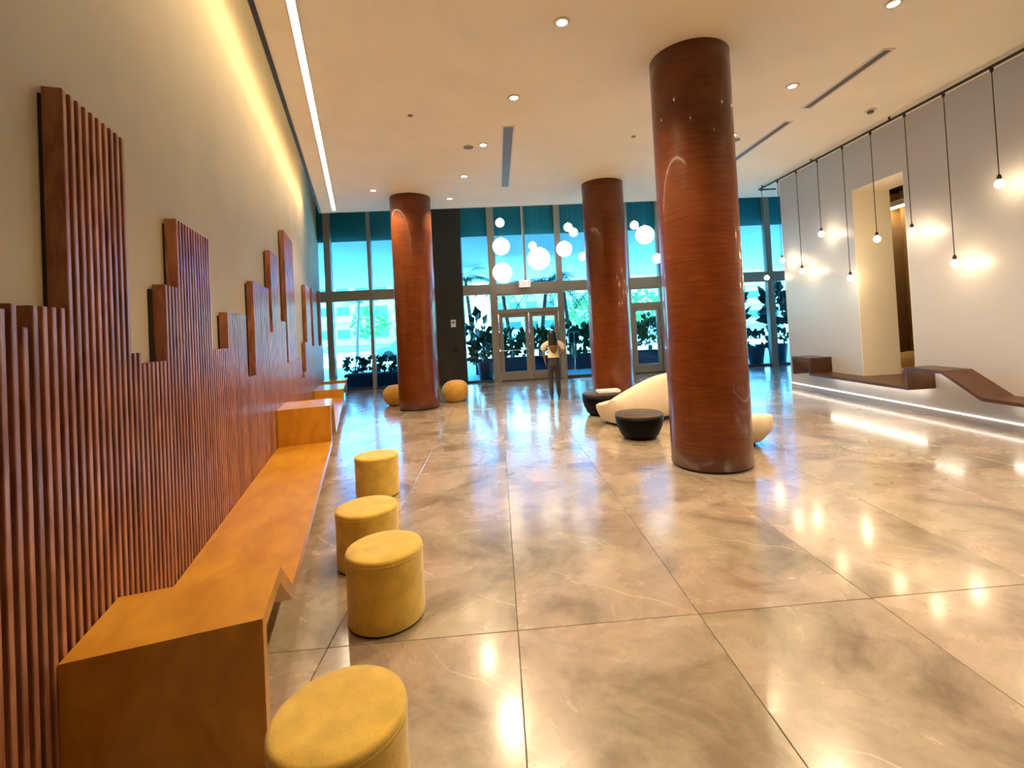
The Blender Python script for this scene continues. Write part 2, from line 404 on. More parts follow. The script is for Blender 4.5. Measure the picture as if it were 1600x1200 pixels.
obj('sill', B((2.25, 4.36, YW-.08, YW+.06, 0, .07)), M['alu_d'], win)
obj('sill', B((5.70, 13.1, YW-.08, YW+.06, 0, .07)), M['alu_d'], win)
edges = [-6.4, -5.34, -4.02, -2.75, -2.13]
def pane(x0, x1, z0, z1, parent=win):
    return obj('pane', B((x0, x1, YW-.012, YW+.0, z0, z1)), M['glass'], parent)
for a, b in zip(edges, edges[1:]):
    pane(a, b, .06, TZ0); pane(a, b, TZ1, RZ)
pane(-1.05, -.06, .06, TZ0); pane(-1.05, -.06, TZ1, RZ)
pane(-.06, 1.03, TZ1, RZ); pane(1.03, 2.15, TZ1, RZ)
pane(.06, 2.05, 2.34, TZ0-.06)
xs = [2.15, 3.25, 4.44]
for a, b in zip(xs, xs[1:]): pane(a, b, .06, TZ0); pane(a, b, TZ1, RZ)
pane(4.44, 5.6, TZ1, RZ); pane(4.52, 5.5, 2.34, TZ0-.06)
xs = [5.6, 6.75, 7.95, 9.36, 10.6, 11.9, 13.1]
for a, b in zip(xs, xs[1:]): pane(a, b, .06, TZ0); pane(a, b, TZ1, RZ)
obj('door_head', B((.06, 2.05, YW-.13, YW+.06, 2.22, 2.36), (.06, 2.05, YW-.11, YW+.05, TZ0-.06, TZ0+.01)), M['alu'], win)
obj('door_head', B((4.52, 5.5, YW-.13, YW+.06, 2.22, 2.36), (4.52, 5.5, YW-.11, YW+.05, TZ0-.06, TZ0+.01)), M['alu'], win)
struct('trim_4', B((-2.13, -1.05, YW-.28, YW+.25, 0, RZ)), M['darkwall'])       # dark clad pier
def leaf_door(name, x0, x1, hinge_left):
    d = thing(name, kind='structure', loc=((x0+x1)/2, YW-.03, 0)); w = (x1-x0)/2
    obj('door_frame', B((-w, -w+.13, -.05, .05, .02, 2.22), (w-.13, w, -.05, .05, .02, 2.22), (-w+.13, w-.13, -.05, .05, .02, .30), (-w+.13, w-.13, -.05, .05, 2.08, 2.22), bevel=.005), M['alu'], d)
    obj('pane', B((-w+.13, w-.13, -.012, 0, .30, 2.08)), M['glass'], d)
    obj('push_bar', tube([(-w+.06, -.09, 1.0), (w-.06, -.09, 1.0)], .018), M['chrome'], d)
    hx = w-.06 if hinge_left else -w+.06
    obj('pull_handle', tube([(hx, -.05, .82), (hx, -.12, .84), (hx, -.12, 1.12), (hx, -.05, 1.14)], .014), M['chrome'], d)
    obj('threshold', B((-w, w, -.1, .1, 0, .018)), M['alu_d'], d)
leaf_door('door_1', .07, 1.055, True); leaf_door('door_2', 1.065, 2.04, False)
leaf_door('door_3', 4.53, 5.49, True)

# ================================================================== LIGHT FITTINGS
def spot(name, loc, e, ang, blend, parent=None, col=(1, .75, .47), r=.05, rot=(0, 0, 0)):
    d = bpy.data.lights.new(name, 'SPOT'); d.energy = e; d.spot_size = math.radians(ang); d.spot_blend = blend
    d.color = col; d.shadow_soft_size = r
    o = bpy.data.objects.new(name, d); COL.objects.link(o); o.location = loc; o.rotation_euler = rot
    if parent: o.parent = parent
    return o
DLE = 175
def downlight(x, y, label, group='recessed ceiling downlights'):
    t = thing('downlight', label, 'light', (x, y, CZ), group=group)
    ring = bmesh.new()
    lathe([(.055, -.012), (.085, -.012), (.09, -.001), (.055, -.001), (.055, -.012)], 24, ring, cap=False)
    obj('trim_ring', ring, M['vent_frame'], t, True)
    obj('lens', lathe([(.054, -.008), (.054, -.002)], 20), M['dl'], t)
    spot('lamp', (0, 0, -.03), DLE, 122, .6, t)
near = [((.835, 4.815), 'brightest ceiling downlight, left of the nearest brown column'),
        ((.391, 6.405), 'ceiling downlight just in front of the central slot vent'),
        ((-.077, 8.043), 'ceiling downlight left of the central slot vent'),
        ((-.516, 9.666), 'ceiling downlight fourth of the row running towards the windows'),
        ((-.97, 11.278), 'ceiling downlight nearest the windows beside the left column')]
for (x, y), lb in near: downlight(x, y, lb, 'downlights in the row along the slat wall')
for (x, y), lb in [((4.258, 6.254), 'ceiling downlight beside the right slot vents'), ((4.266, 4.584), 'ceiling downlight cut by the top edge of the photo'), ((4.26, 7.93), 'ceiling downlight hidden behind the nearest column top'), ((4.26, 9.6), 'ceiling downlight behind the nearest column, far end')]:
    downlight(x, y, lb, 'downlights in the row beside the right vents')
downlight(-2.539, 10.415, 'faint ceiling downlight close to the left column top', 'downlights in the row along the slat wall')
for k, (x, y) in enumerate([(1.28, 3.2), (4.27, 2.9)]):
    downlight(x, y, 'ceiling downlight above the nearest floor tiles, ' + ('towards the slat wall' if k == 0 else 'towards the grey wall'), 'downlights above the camera')
# linear light along the left wall
s0, s1 = 2.3, 12.55
ll = thing('linear_light', 'long glowing strip light recessed in the ceiling along the left wall', 'light', LW(-.475, 0, CZ), A)
obj('housing', B((-.055, -.036, s0, s1, -.010, .0), (.036, .055, s0, s1, -.010, .0)), M['vent_frame'], ll)
obj('diffuser', B((-.036, .036, s0, s1, -.008, .0)), M['led_w'], ll)
cv = thing('cove_light', 'warm strip light hidden above the ceiling edge washing the left wall', 'light', LW(-.852, 0, CZ+.10), A)
obj('diffuser', B((-.006, .006, s0, s1, 0, .04)), M['cove'], cv)
# slot vents
def vent(x0, x1, y0, y1, label):
    t = thing('slot_vent', label, 'vent', ((x0+x1)/2, (y0+y1)/2, CZ), group='ceiling slot vents')
    w, h = (x1-x0)/2, (y1-y0)/2
    obj('frame', B((-w-.03, -w, -h-.03, h+.03, -.008, 0), (w, w+.03, -h-.03, h+.03, -.008, 0), (-w, w, -h-.03, -h, -.008, 0), (-w, w, h, h+.03, -.008, 0)), M['vent_frame'], t)
    obj('backing', B((-w, w, -h, h, -.003, 0)), M['vent'], t)
    for k in range(3):
        x = -w+(k+.5)*2*w/3
        obj('blade', B((x-.008, x+.008, -h, h, -.008, -.003)), M['vent'], t)
vent(.26, .415, 7.34, 10.48, 'grey slot vent in the middle of the ceiling')
vent(4.885, 4.985, 5.42, 6.94, 'nearer of the two slanting slot vents at right')
vent(4.905, 5.005, 7.44, 9.9, 'farther slot vent at right, running behind the column')
for x, y, r, lb in [(-.333, 8.138, .085, 'flat grey ceiling speaker beside a downlight'), (-1.097, 6.869, .04, 'small sprinkler cap left on the ceiling'), (4.42, 8.15, .09, 'flat grey ceiling speaker beside the nearest column'), (2.489, 7.865, .04, 'small sprinkler cap between the two right columns')]:
    t = thing('ceiling_speaker' if r > .05 else 'sprinkler_cap', lb, 'speaker' if r > .05 else 'sprinkler', (x, y, CZ))
    obj('grille', lathe([(r*.92, -.012), (r, -.006), (r, 0)], 24), M['vent'], t)
    obj('rim', lathe([(r, -.006), (r*1.12, -.004), (r*1.12, 0), (r, 0), (r, -.006)], 24, cap=False), M['vent_frame'], t)
t = thing('smoke_detector', 'small smoke detector on the ceiling above the pendant track', 'detector', (6.08, 7.08, CZ))
obj('base', lathe([(.075, -.02), (.085, -.01), (.085, 0)], 24), M['vent_frame'], t)
obj('head', lathe([(.03, -.055), (.042, -.05), (.048, -.02)], 20), M['vent'], t)
# pendant track
XT = 6.63
tr = thing('pendant_track', 'thin black ceiling track carrying the row of bare bulbs', 'track', (XT, 0, CZ-.05))
obj('rail', B((-.017, .017, 1.0, 11.25, -.03, 0)), M['black'], tr)
obj('return_rail', B((-.017, .42, 11.22, 11.25, -.03, 0)), M['black'], tr)
for y in (2.5, 5.2, 7.35, 9.3, 11.1): obj('hanger', B((-.012, .012, y-.012, y+.012, 0, .05)), M['black'], tr)
pend = [(11.14, 2.64, 'farthest of the bulbs, hanging in front of the window'), (10.48, 2.97, 'bulb hanging at the far end corner of the grey wall'), (9.80, 2.64, 'bulb third from the far end, hanging low'), (9.13, 3.31, 'bulb hanging highest among the far ones, left of the wall opening'), (8.43, 2.34, 'bulb hanging lowest, at the left edge of the wall opening'),
        (7.76, 2.95, 'bulb hanging in front of the cream wall opening'), (7.07, 2.94, 'bulb hanging at the right edge of the wall opening'), (6.41, 2.34, 'low bulb on the longest nearby cord'), (5.74, 3.29, 'nearest and highest bulb at the right edge of the photo')]
for y, z, lb in pend:
    t = thing('pendant_bulb', 'bare pendant ' + lb, 'light', (XT, y, CZ-.08), group='bare bulbs on the ceiling track')
    L = CZ-.08-z
    obj('ceiling_cup', lathe([(.014, -.055), (.02, -.04), (.022, 0)], 12), M['black'], t)
    obj('cord', tube([(0, 0, -.04), (0, 0, -L*.5), (0, 0, -L+.1)], .006, 6), M['cord'], t)
    obj('socket', lathe([(.019, -L+.045), (.024, -L+.06), (.024, -L+.10), (.012, -L+.125)], 14), M['black'], t)
    obj('bulb', lathe([(.004, -L-.055), (.03, -L-.047), (.05, -L-.02), (.054, -L), (.046, -L+.025), (.028, -L+.045), (.02, -L+.058)], 18), M['bulb'], t, True)
# globe lamps in the window bay
gl = [(781, .242, 4.881, .133), (0, .244, 4.174, .255), (0, .242, 3.392, .29), (0, 1.178, 4.154, .12), (0, 1.349, 3.764, .335), (0, 2.123, 4.018, .235), (0, 2.274, 4.667, .13), (0, 2.43, 4.507, .13), (0, 2.66, 3.764, .12), (0, 4.293, 4.646, .13), (0, 4.601, 4.342, .28), (0, 4.943, 3.608, .15)]
gll = ['small white globe lamp highest at the left of the cluster', 'middle-sized white globe lamp left, above the largest left globe', 'large white globe lamp hanging low at the left, above the doors', 'small white globe lamp touching the top of the biggest globe', 'biggest white globe lamp in the centre above the exit sign', 'white globe lamp beside the mullion right of the biggest globe', 'upper of two small touching white globe lamps', 'lower of two small touching white globe lamps', 'small white globe lamp half hidden by the middle column', 'small white globe lamp right of the middle column', 'large white globe lamp between the two right columns', 'white globe lamp half hidden by the nearest column']
for k, ((_, x, z, r), lb) in enumerate(zip(gl, gll)):
    y = 14.0 + (0, .05, -.1, .35, 0, -.02, .25, 0, .35, .4, 0, .1)[k]
    f = y/14.0
    x *= f; z = HC+(z-HC)*f; r *= f
    t = thing('globe_lamp', lb, 'light', (x, y, RZ), group='white globe lamps by the glass front')
    obj('canopy', lathe([(.05, -.03), (.06, 0)], 16), M['white'], t)
    obj('cord', tube([(0, 0, -.02), (0, 0, z+r-RZ)], .0035, 6), M['cord_g'], t)
    obj('cap', lathe([(r*.22, z+r*.965-RZ), (r*.1, z+r+.03-RZ)], 14), M['white'], t)
    obj('globe', ball((0, 0, z-RZ), r, seg=28, ring=18), M['lamp_glass'], t, True)
# exit sign
ex = thing('exit_sign', 'red EXIT sign hanging in front of the transom', 'sign', (.97, 15.35, 3.02))
obj('rod', tube([(0, 0, .25), (0, 0, RZ-3.02)], .012, 8), M['white'], ex)
obj('box', B((-.19, .19, -.02, .02, .02, .26), bevel=.006), M['white'], ex)
obj('face', B((-.178, .178, -.024, -.018, .035, .245)), M['sign'], ex)
fc = bpy.data.curves.new('exit_text', 'FONT'); fc.body = 'EXIT'; fc.size = .2; fc.align_x = 'CENTER'; fc.extrude = .003; fc.offset = .004
fo = bpy.data.objects.new('exit_text', fc); COL.objects.link(fo)
bpy.context.view_layer.update()
me = ev_mesh(fo); bpy.data.objects.remove(fo); me.materials.clear(); me.materials.append(M['red'])
o = link('letters', me, ex, (0, -.026, .065), (PI/2, 0, 0))

# ================================================================== LARGE THINGS
R3 = .4635
def column(x, y, label):
    t = thing('column', label, 'column', (x, y, 0), group='round brown columns')
    obj('plinth', lathe([(R3-.02, 0), (R3-.02, .03)], 64), M['black'], t)
    prof = [(R3, .03)] + [(R3, .03+k*(CZ-.03)/20) for k in range(1, 21)]
    obj('shaft', lathe(prof, 72), M['column'], t, True)
column(2.496, 5.577, 'nearest and tallest glossy reddish brown column')
column(2.54, 10.55, 'middle glossy brown column standing behind the cream sofa')
column(-1.88, 11.15, 'left glossy brown column standing between two ochre poufs')
for o in bpy.data.objects:
    if o.name.startswith('shaft'):
        for p in o.data.polygons: p.use_smooth = abs(p.normal.z) < .5

# slat cladding ---------------------------------------------------------------
PITCH_S = .0565
seg_h = [(-9, 2.045, 1.90), (2.045, 2.10, 1.92), (2.10, 2.16, 1.84), (2.16, 2.215, 1.92), (2.215, 2.40, 1.92), (2.40, 2.96, 2.82), (2.96, 3.07, 1.72), (3.07, 3.38, 1.66), (3.38, 3.65, 2.122), (3.65, 4.37, 2.575), (4.37, 4.82, 1.70), (4.82, 5.55, 2.02), (5.55, 5.94, 1.375), (5.94, 6.90, 2.42), (6.90, 7.12, 1.86), (7.12, 7.76, 2.97), (7.76, 8.29, 2.03), (8.29, 8.46, 1.375), (8.46, 9.56, 3.53), (9.56, 10.25, 1.37), (10.25, 10.7, .95), (10.7, 11.05, 1.05), (11.05, 11.46, 1.67), (11.46, 12.5, 2.95), (12.5, 13.06, 1.55), (13.06, 14.4, 3.02), (14.4, 15.45, 1.52), (15.45, 15.9, 3.15), (15.9, 17.5, 1.38)]
cl = thing('slat_cladding', 'reddish brown vertical wood slats of stepped heights covering the left wall', 'cladding', LW(0, 0, 0), A)
smesh = {}
s = 2.405 - 18*PITCH_S; nsl = 0
while s < 16.05:
    h = next(hh for a, b, hh in seg_h if a <= s+.002 < b)
    if h not in smesh:
        bm = B((NW+.012, NS, 0, .029, .0, h), bevel=0)
        ed = [e for e in bm.edges if all(v.co.x > NS-.001 for v in e.verts)]
        bmesh.ops.bevel(bm, geom=ed, offset=.005, segments=2, affect='EDGES', profile=.5)
        o = obj('slat', bm, M['slat'], cl); smesh[h] = o.data
    else:
        o = link('slat', smesh[h], cl)
    o.location = (0, s, 0); s += PITCH_S; nsl += 1
print('slats', nsl)
for a_, b_, h_ in seg_h:
    a_ = max(a_, 1.4); b_ = min(b_, 16.05)
    if b_ > a_: obj('backing', B((NW, NW+.012, a_+.004, b_-.024, 0, h_-.03)), M['black'], cl)  # black boards stand in for the deep shade between the slats

# ribbon benches ---------------------------------------------------------------
def ribbon(name, label, loc, rz, pts, t, x0, x1, m, flip=False):
    """a folded board: pts (s, z) outer line, thickness t on its inner side, spanning x0..x1 across"""
    root = thing(name, label, 'bench', loc, rz)
    P = [Vector(p) for p in pts]; nrm = []
    for a, b in zip(P, P[1:]):
        d = (b-a).normalized(); nn = Vector((d.y, -d.x)); nrm.append(-nn if flip else nn)
    inn = []
    for i, p in enumerate(P):
        if i == 0: inn.append(p+nrm[0]*t)
        elif i == len(P)-1: inn.append(p+nrm[-1]*t)
        else:
            a, b = nrm[i-1], nrm[i]; m_ = (a+b); inn.append(p + m_*(t/(1+a.dot(b))))
    for i in range(len(P)-1):
        d = P[i+1]-P[i]
        nm = 'seat_board' if abs(d.y) < .1*abs(d.x) else ('upright_board' if abs(d.x) < .1*abs(d.y) else 'sloping_board')
        q = [P[i], P[i+1], inn[i+1], inn[i]]
        bm = bmesh.new()
        va = [bm.verts.new((x0, v.x, v.y)) for v in q]; vb = [bm.verts.new((x1, v.x, v.y)) for v in q]
        bm.faces.new(va); bm.faces.new(vb[::-1])
        for k in range(4): bm.faces.new((va[k], va[(k+1) % 4], vb[(k+1) % 4], vb[k]))
        obj(nm, bm, m, root)
    return root
lb = [(2.25, .0), (2.25, .60), (2.715, .605), (3.084, .331), (7.14, .305), (7.14, .80), (7.93, .805), (8.35, .27), (12.5, .25), (12.5, .47), (14.0, .46), (14.3, .25), (15.1, .25), (15.1, .45), (16.2, .43)]
lbn = ribbon('ribbon_bench', 'honey coloured wooden bench folding up and down along the slat wall', LW(0, 0, 0), A, lb, .072, NS+.002, -.43, M['bench'])
rb = [(10.0, .42), (10.0, .80), (9.40, .80), (9.40, .488), (7.14, .488), (7.14, .80), (6.50, .80), (5.95, .488), (1.5, .488)]
rbn = ribbon('ribbon_bench', 'dark walnut bench folding up and down along the grey right wall', (0, 0, 0), 0, rb, .048, 6.40, XR-.001, M['bench_r'], flip=True)
obj('sill_board', B((XR, XJ, OY0+.002, OY1-.014, OZ0-.03, .488)), M['bench_r'], rbn)
# led strips on the right wall: one line near the floor, the others under the bench
t = thing('floor_line_light', 'thin white light line low on the grey wall near the floor', 'light', (XR, 0, .105))
obj('diffuser', B((-.016, 0, 1.0, 10.8, 0, .014)), M['led_f'], t)
t = thing('bench_strip_light', 'strip light tucked under the walnut bench against the wall', 'light', (XR, 0, 0))
obj('diffuser', B((-.13, -.10, 7.2, 9.35, 0.422, 0.438)), M['led_b'], t)
obj('diffuser', B((-.13, -.10, 6.55, 7.06, 0.737, 0.753)), M['led_b'], t)
obj('diffuser', B((-.13, -.10, 9.46, 9.92, 0.737, 0.753)), M['led_b'], t)
obj('diffuser', B((-.13, -.10, 1.6, 5.9, 0.422, 0.438)), M['led_b'], t)

# ================================================================== SEATING
def stool(x, y, label, r=.2312, h=.435):
    t = thing('drum_stool', label, 'stool', (x, y, 0), rz=random.random()*6, group='mustard drum stools along the bench')
    obj('foot_ring', lathe([(r*.97, 0), (r*.985, .012)], 48), M['black'], t)
    side = [(r*.99, .012), (r, .03)] + [(r*(1+.004*math.sin(k)), .03+k*(h-.07)/8) for k in range(1, 9)]
    obj('drum', lathe(side + [(r*.998, h-.035)], 48, cap=False), M['mustard'], t, True)
    top = [(r*.998, h-.036), (r*1.008, h-.03), (r*1.008, h-.018), (r*.985, h-.006), (r*.93, h), (r*.7, h+.003), (r*.4, h+.001), (r*.15, h-.001)]
    obj('cushion', lathe(top, 48), M['mustard'], t, True)
    obj('piping', lathe([(r*.998+.004*math.cos(a), h-.033+.004*math.sin(a)) for a in [k*PI/3 for k in range(7)]], 48, cap=False), M['mustard'], t, True)
stool(-.625, 1.738, 'nearest mustard velvet drum stool at the bottom edge of the photo')
stool(-.7716, 3.035, 'mustard velvet drum stool second from the camera, fully in view')
stool(-1.075, 3.76, 'mustard velvet drum stool third from the camera, half hidden')
stool(-1.395, 5.33, 'mustard velvet drum stool farthest from the camera')

def blob(name, loops, m, parent, sub=2):
    """closed loops of points lofted into one smooth surface"""
    bm = bmesh.new(); rings = [[bm.verts.new(p) for p in lp] for lp in loops]; n = len(rings[0])
    for a, b in zip(rings, rings[1:]):
        for i in range(n): bm.faces.new((a[i], a[(i+1) % n], b[(i+1) % n], b[i]))
    bm.faces.new(rings[0][::-1]); bm.faces.new(rings[-1])
    bmesh.ops.recalc_face_normals(bm, faces=bm.faces[:])
    me = bpy.data.meshes.new(name); bm.to_mesh(me); bm.free()
    o = bpy.data.objects.new(name, me); COL.objects.link(o)
    o.modifiers.new('s', 'SUBSURF').levels = sub; bpy.context.view_layer.update()
    new = ev_mesh(o); bpy.data.objects.remove(o)
    new.materials.clear(); new.materials.append(m)
    for p in new.polygons: p.use_smooth = True
    return link(name, new, parent)
def pouf(x, y, w, d, h, label, tilt=0.0, squash=1.0):
    t = thing('egg_pouf', label, 'pouf', (x, y, 0), group='ochre egg poufs')
    loops = []
    for k, (rr, z) in enumerate([(.52, 0), (.70, .03), (.93, .25), (1.0, .48), (.95, .70), (.72, .90), (.38, .99)]):
        loops.append([(w/2*rr*math.cos(a)*(1+.04*math.sin(2*a)) + tilt*z, d/2*rr*math.sin(a), h*z) for a in [2*PI*i/16 for i in range(16)]])
    obj_ = blob('shell', loops, M['pouf'], t)
    obj('foot', lathe([(w*.25, 0), (w*.25, .012)], 24), M['black'], t)
    for k in range(2):
        a = .5+k*1.3
        pts = [(w/2*rr*1.0*math.cos(a)*(1+.04*math.sin(2*a))*.985 + tilt*z, -d/2*rr*math.sin(a)*.985, h*z) for rr, z in [(.70, .05), (.90, .25), (.965, .48), (.91, .70), (.70, .88)]]
        obj('seam', tube(pts, .006, 6), M['pouf'], t, True)
pouf(-1.13, 11.85, .68, .62, .53, 'ochre egg shaped pouf right of the left column', .03)
pouf(-2.55, 11.85, .64, .62, .50, 'ochre egg shaped pouf left of the left column', -.02)

def drum_table(x, y, label, rt=.355, rbm=.235, h=.365):
    t = thing('side_table', label, 'table', (x, y, 0), group='black bowl shaped side tables')
    obj('bowl', lathe([(rbm-.02, 0), (rbm, .012), (rbm+.045, .06), (rt-.025, .17), (rt, .27), (rt+.004, h-.03)], 48), M['black_gloss'], t, True)
    obj('table_top', lathe([(rt+.004, h-.031), (rt+.004, h-.008), (rt-.006, h), (rt*.3, h)], 48), mat('dark_stained_top', (.05, .03, .018), .5, noise=.15), t, True)
drum_table(2.07, 7.05, 'black bowl shaped side table in front of the cream sofa')
drum_table(1.93, 9.02, 'black bowl shaped side table behind the cream sofa', .36, .24, .42)
t = thing('tray', 'thin white tray lying on the black table behind the sofa', 'tray', (2.06, 8.98, .42))
obj('base', B((-.21, .21, -.14, .14, .0, .03), bevel=.008), M['white'], t)
obj('rim', B((-.21, .21, -.14, -.125, .03, .045), (-.21, .21, .125, .14, .03, .045), (-.21, -.195, -.125, .125, .03, .045), (.195, .21, -.125, .125, .03, .045)), M['white'], t)

def sofa(name, label, loc, rz, L, prof, ends=(0.0, 0.0), cat='sofa'):
    """sculpted seat: along local x from 0 to L; section in (y,z); front (seat) towards +y"""
    t = thing(name, label, cat, loc, rz)
    loops = []
    for u, sec in prof:
        loops.append([(u*L+dx, y, z) for dx, y, z in sec])
    blob('upholstery', loops, M['cream'], t)
    return t
def sec(flare, bk, seat, dep, b0=.10, zb=.03):
    # y negative = back side towards the camera; points round the section, (dx,y,z)
    return [(0, -dep*.32, zb), (flare*.25, -dep*.46, zb+.10), (flare, -dep*.5, bk*.55), (flare, -dep*.40, bk), (flare, -dep*.22, bk*1.0), (flare, -dep*.08, max(seat+.02, bk*.62)), (flare, dep*.22, seat), (flare*.8, dep*.46, seat*.93), (flare*.25, dep*.44, zb+.10), (0, dep*.30, zb)]
so = sofa('sculpted_sofa', 'cream sculpted sofa with a high curved back behind the black table', (1.84, 7.98, 0), math.radians(27), 1.9,
     [(0.0, sec(-.12, .44, .36, .55)), (.03, sec(-.16, .50, .36, .80)), (.16, sec(-.08, .64, .38, .92)), (.33, sec(0, .76, .40, .98)), (.5, sec(0, .83, .40, 1.0)), (.72, sec(0, .82, .40, 1.0)), (.90, sec(.06, .70, .40, .9)), (1.0, sec(.10, .55, .38, .6))])
obj('plinth', B((.12, 1.75, -.24, .24, 0, .05)), M['black'], so)
ac = sofa('sculpted_armchair', 'cream sculpted armchair mostly hidden behind the nearest column', (2.56, 6.64, 0), math.radians(-22), 1.02,
     [(0.0, sec(-.03, .40, .36, .5)), (.12, sec(-.06, .44, .36, .7)), (.4, sec(0, .46, .37, .75)), (.75, sec(.04, .40, .36, .75)), (.93, sec(.16, .43, .38, .62)), (1.0, sec(.17, .42, .40, .4))], cat='armchair')
obj('plinth', B((.1, .92, -.18, .18, 0, .05)), M['black'], ac)
# armchair in the lounge beyond the opening
lc = thing('tub_chair', 'gold leather tub chair glimpsed through the wall opening', 'armchair', (8.42, 9.38, 0), math.radians(-75))
bm = bmesh.new()
ns = 22; rin, rout = .25, .40; R_ = []
for i in range(ns+1):
    a = math.radians(-30 + 240*i/ns); hh = .56+.24*math.sin(PI*i/ns)
    R_.append([bm.verts.new((rr*math.cos(a), rr*math.sin(a), z)) for rr, z in ((rout*.86, .06), (rout*1.02, hh*.7), (rout, hh), (rin+.03, hh+.02), (rin, hh*.75), (rin, .3))])
for a, b in zip(R_, R_[1:]):
    for k in range(6): bm.faces.new((a[k], a[(k+1) % 6], b[(k+1) % 6], b[k]))
bm.faces.new(R_[0]); bm.faces.new(R_[-1][::-1])
obj('shell', bm, M['gold'], lc, True)
obj('seat', lathe([(.26, .1), (.3, .2), (.31, .42), (.28, .46), (.1, .47)], 24), M['gold'], lc, True)
obj('base', lathe([(.24, 0), (.24, .06)], 24), M['black'], lc)
chair_fill = spot('lamp', (0, 0, -.05), 45, 34, .6, None); chair_fill.name = 'lamp'  # lamp added to brighten the tub chair, fitting itself is invented
t = thing('downlight', 'added lamp brightening the tub chair, out of sight behind the wall', 'light', (8.40, 9.3, 4.7))
obj('trim_ring', lathe([(.05, -.012), (.085, -.012), (.09, -.001), (.05, -.001), (.05, -.012)], 24, cap=False), M['vent_frame'], t)
obj('lens', lathe([(.05, -.008), (.05, -.002)], 20), M['dl'], t)
chair_fill.parent = t; chair_fill.location = (0, 0, -.03)

# plates on the dark pier
t = thing('wall_thermostat', 'small white thermostat plate on the dark pier', 'thermostat', (-1.40, YW-.28, 1.98))
obj('plate', B((-.08, .08, -.02, 0, -.12, .12), bevel=.006), M['white'], t)
obj('screen', B((-.04, .04, -.024, -.019, 0, .07)), M['vent'], t)
t = thing('wall_speaker', 'small black round speaker low on the dark pier', 'socket', (-1.36, YW-.28, 1.13))  # a small dark speaker
obj('plate', lathe([(.085, 0), (.085, .015), (.06, .02)], 24), M['black'], t, rot=(PI/2, 0, 0))
obj('ring', lathe([(.035, .02), (.05, .024), (.05, .018)], 20, cap=False), M['black_gloss'], t, rot=(PI/2, 0, 0))
# pedestal with two small notices by the glass
t = thing('sign_stand', 'slim steel stand with two framed dark panels behind the glass', 'sign', (2.62, YW+.5, 0))
obj('post', tube([(0, 0, .02), (0, 0, 1.1)], .018, 8), M['chrome'], t)
obj('foot', lathe([(.13, 0), (.13, .02)], 20), M['chrome'], t)
obj('cover', B((-.09, .09, .02, .06, .60, 1.05)), M['chrome'], t)
for dx in (-.09, .09):
    p = obj('panel', B((dx-.075, dx+.075, -.03, -.01, 1.12, 1.48)), M['black'], t)
    obj('frame', B((dx-.088, dx-.075, -.034, -.008, 1.107, 1.493), (dx+.075, dx+.088, -.034, -.008, 1.107, 1.493), (dx-.075, dx+.075, -.034, -.008, 1.48, 1.493), (dx-.075, dx+.075, -.034, -.008, 1.107, 1.12)), M['white'], p)

# ================================================================== PERSON (seen from behind, walking to the doors)
pe = thing('person', 'person in cream puff sleeve top and grey trousers walking to the doors', 'person', (1.325, 11.40, 0), math.radians(-4))
# continuous body: x to the right, y forward (away from the camera)
V = [(0, 0, .90), (0, -.005, 1.02), (0, .0, 1.16), (0, -.01, 1.30), (0, 0, 1.38), (0, .01, 1.45), (0, .02, 1.50), (0, .02, 1.555)]
Rb = [(.15, .10), (.12, .085), (.125, .085), (.13, .085), (.05, .05), (.045, .05), (.072, .088), (.06, .078)]
E_ = [(i, i+1) for i in range(7)]
def add(pts, rad, frm):
    p = frm
    for q, r in zip(pts, rad):
        V.append(q); Rb.append(r); E_.append((p, len(V)-1)); p = len(V)-1
    return p
add([(-.09, 0, .82), (-.095, .02, .46), (-.085, -.03, .12), (-.085, -.03, .06)], [.078, .052, .034, .03], 0)
add([(.085, 0, .82), (.08, .04, .46), (.085, .04, .12), (.085, .04, .06)], [.078, .052, .034, .03], 0)
for sgn, hand in ((-1, None), (1, None)):
    sh = add([(.17*sgn, 0, 1.34)], [.05], 3)
    if sgn < 0: arm = [(-.225, -.01, 1.10), (-.205, .07, .90)]
    else: arm = [(.235, -.02, 1.10), (.215, .16, 1.03)]
    wr_ = add(arm, [.036, .024], sh)
    d = (Vector(arm[1])-Vector(arm[0])).normalized(); sd = Vector((-sgn, 0, 0)); up = d.cross(sd)
    pal = add([tuple(Vector(arm[1])+d*.055)], [.028], wr_)
    pc = Vector(arm[1])+d*.06
    for k in range(4):
        o_ = up*(.026-.0175*k); ln = (.06, .072, .068, .05)[k]
        add([tuple(pc+o_+d*.03), tuple(pc+o_+d*(.03+ln*.5)+sd*.006), tuple(pc+o_+d*(.03+ln)+sd*.022)], [.0085, .0078, .006], pal)
    add([tuple(Vector(arm[1])+d*.03+up*.03+sd*.012), tuple(Vector(arm[1])+d*.075+up*.045+sd*.025)], [.0095, .0075], pal)
skin_part('body', V, E_, Rb, M['skin'], pe, 0, 1)
# face details on the far side of the head
obj('nose', ball((0, .115, 1.51), .016, seg=10, ring=6, sc=(.8, 1.2, 1.3)), M['skin'], pe, True)
for sx_ in (-1, 1):
    obj('eye', ball((.03*sx_, .098, 1.535), .011, seg=10, ring=6), M['white'], pe, True)
    obj('ear', ball((.078*sx_, .02, 1.515), .024, seg=10, ring=6, sc=(.4, .7, 1.2)), M['skin'], pe, True)
obj('mouth', ball((0, .105, 1.468), .018, seg=10, ring=6, sc=(1.4, .5, .4)), mat('lips', (.35, .1, .09), .5), pe, True)
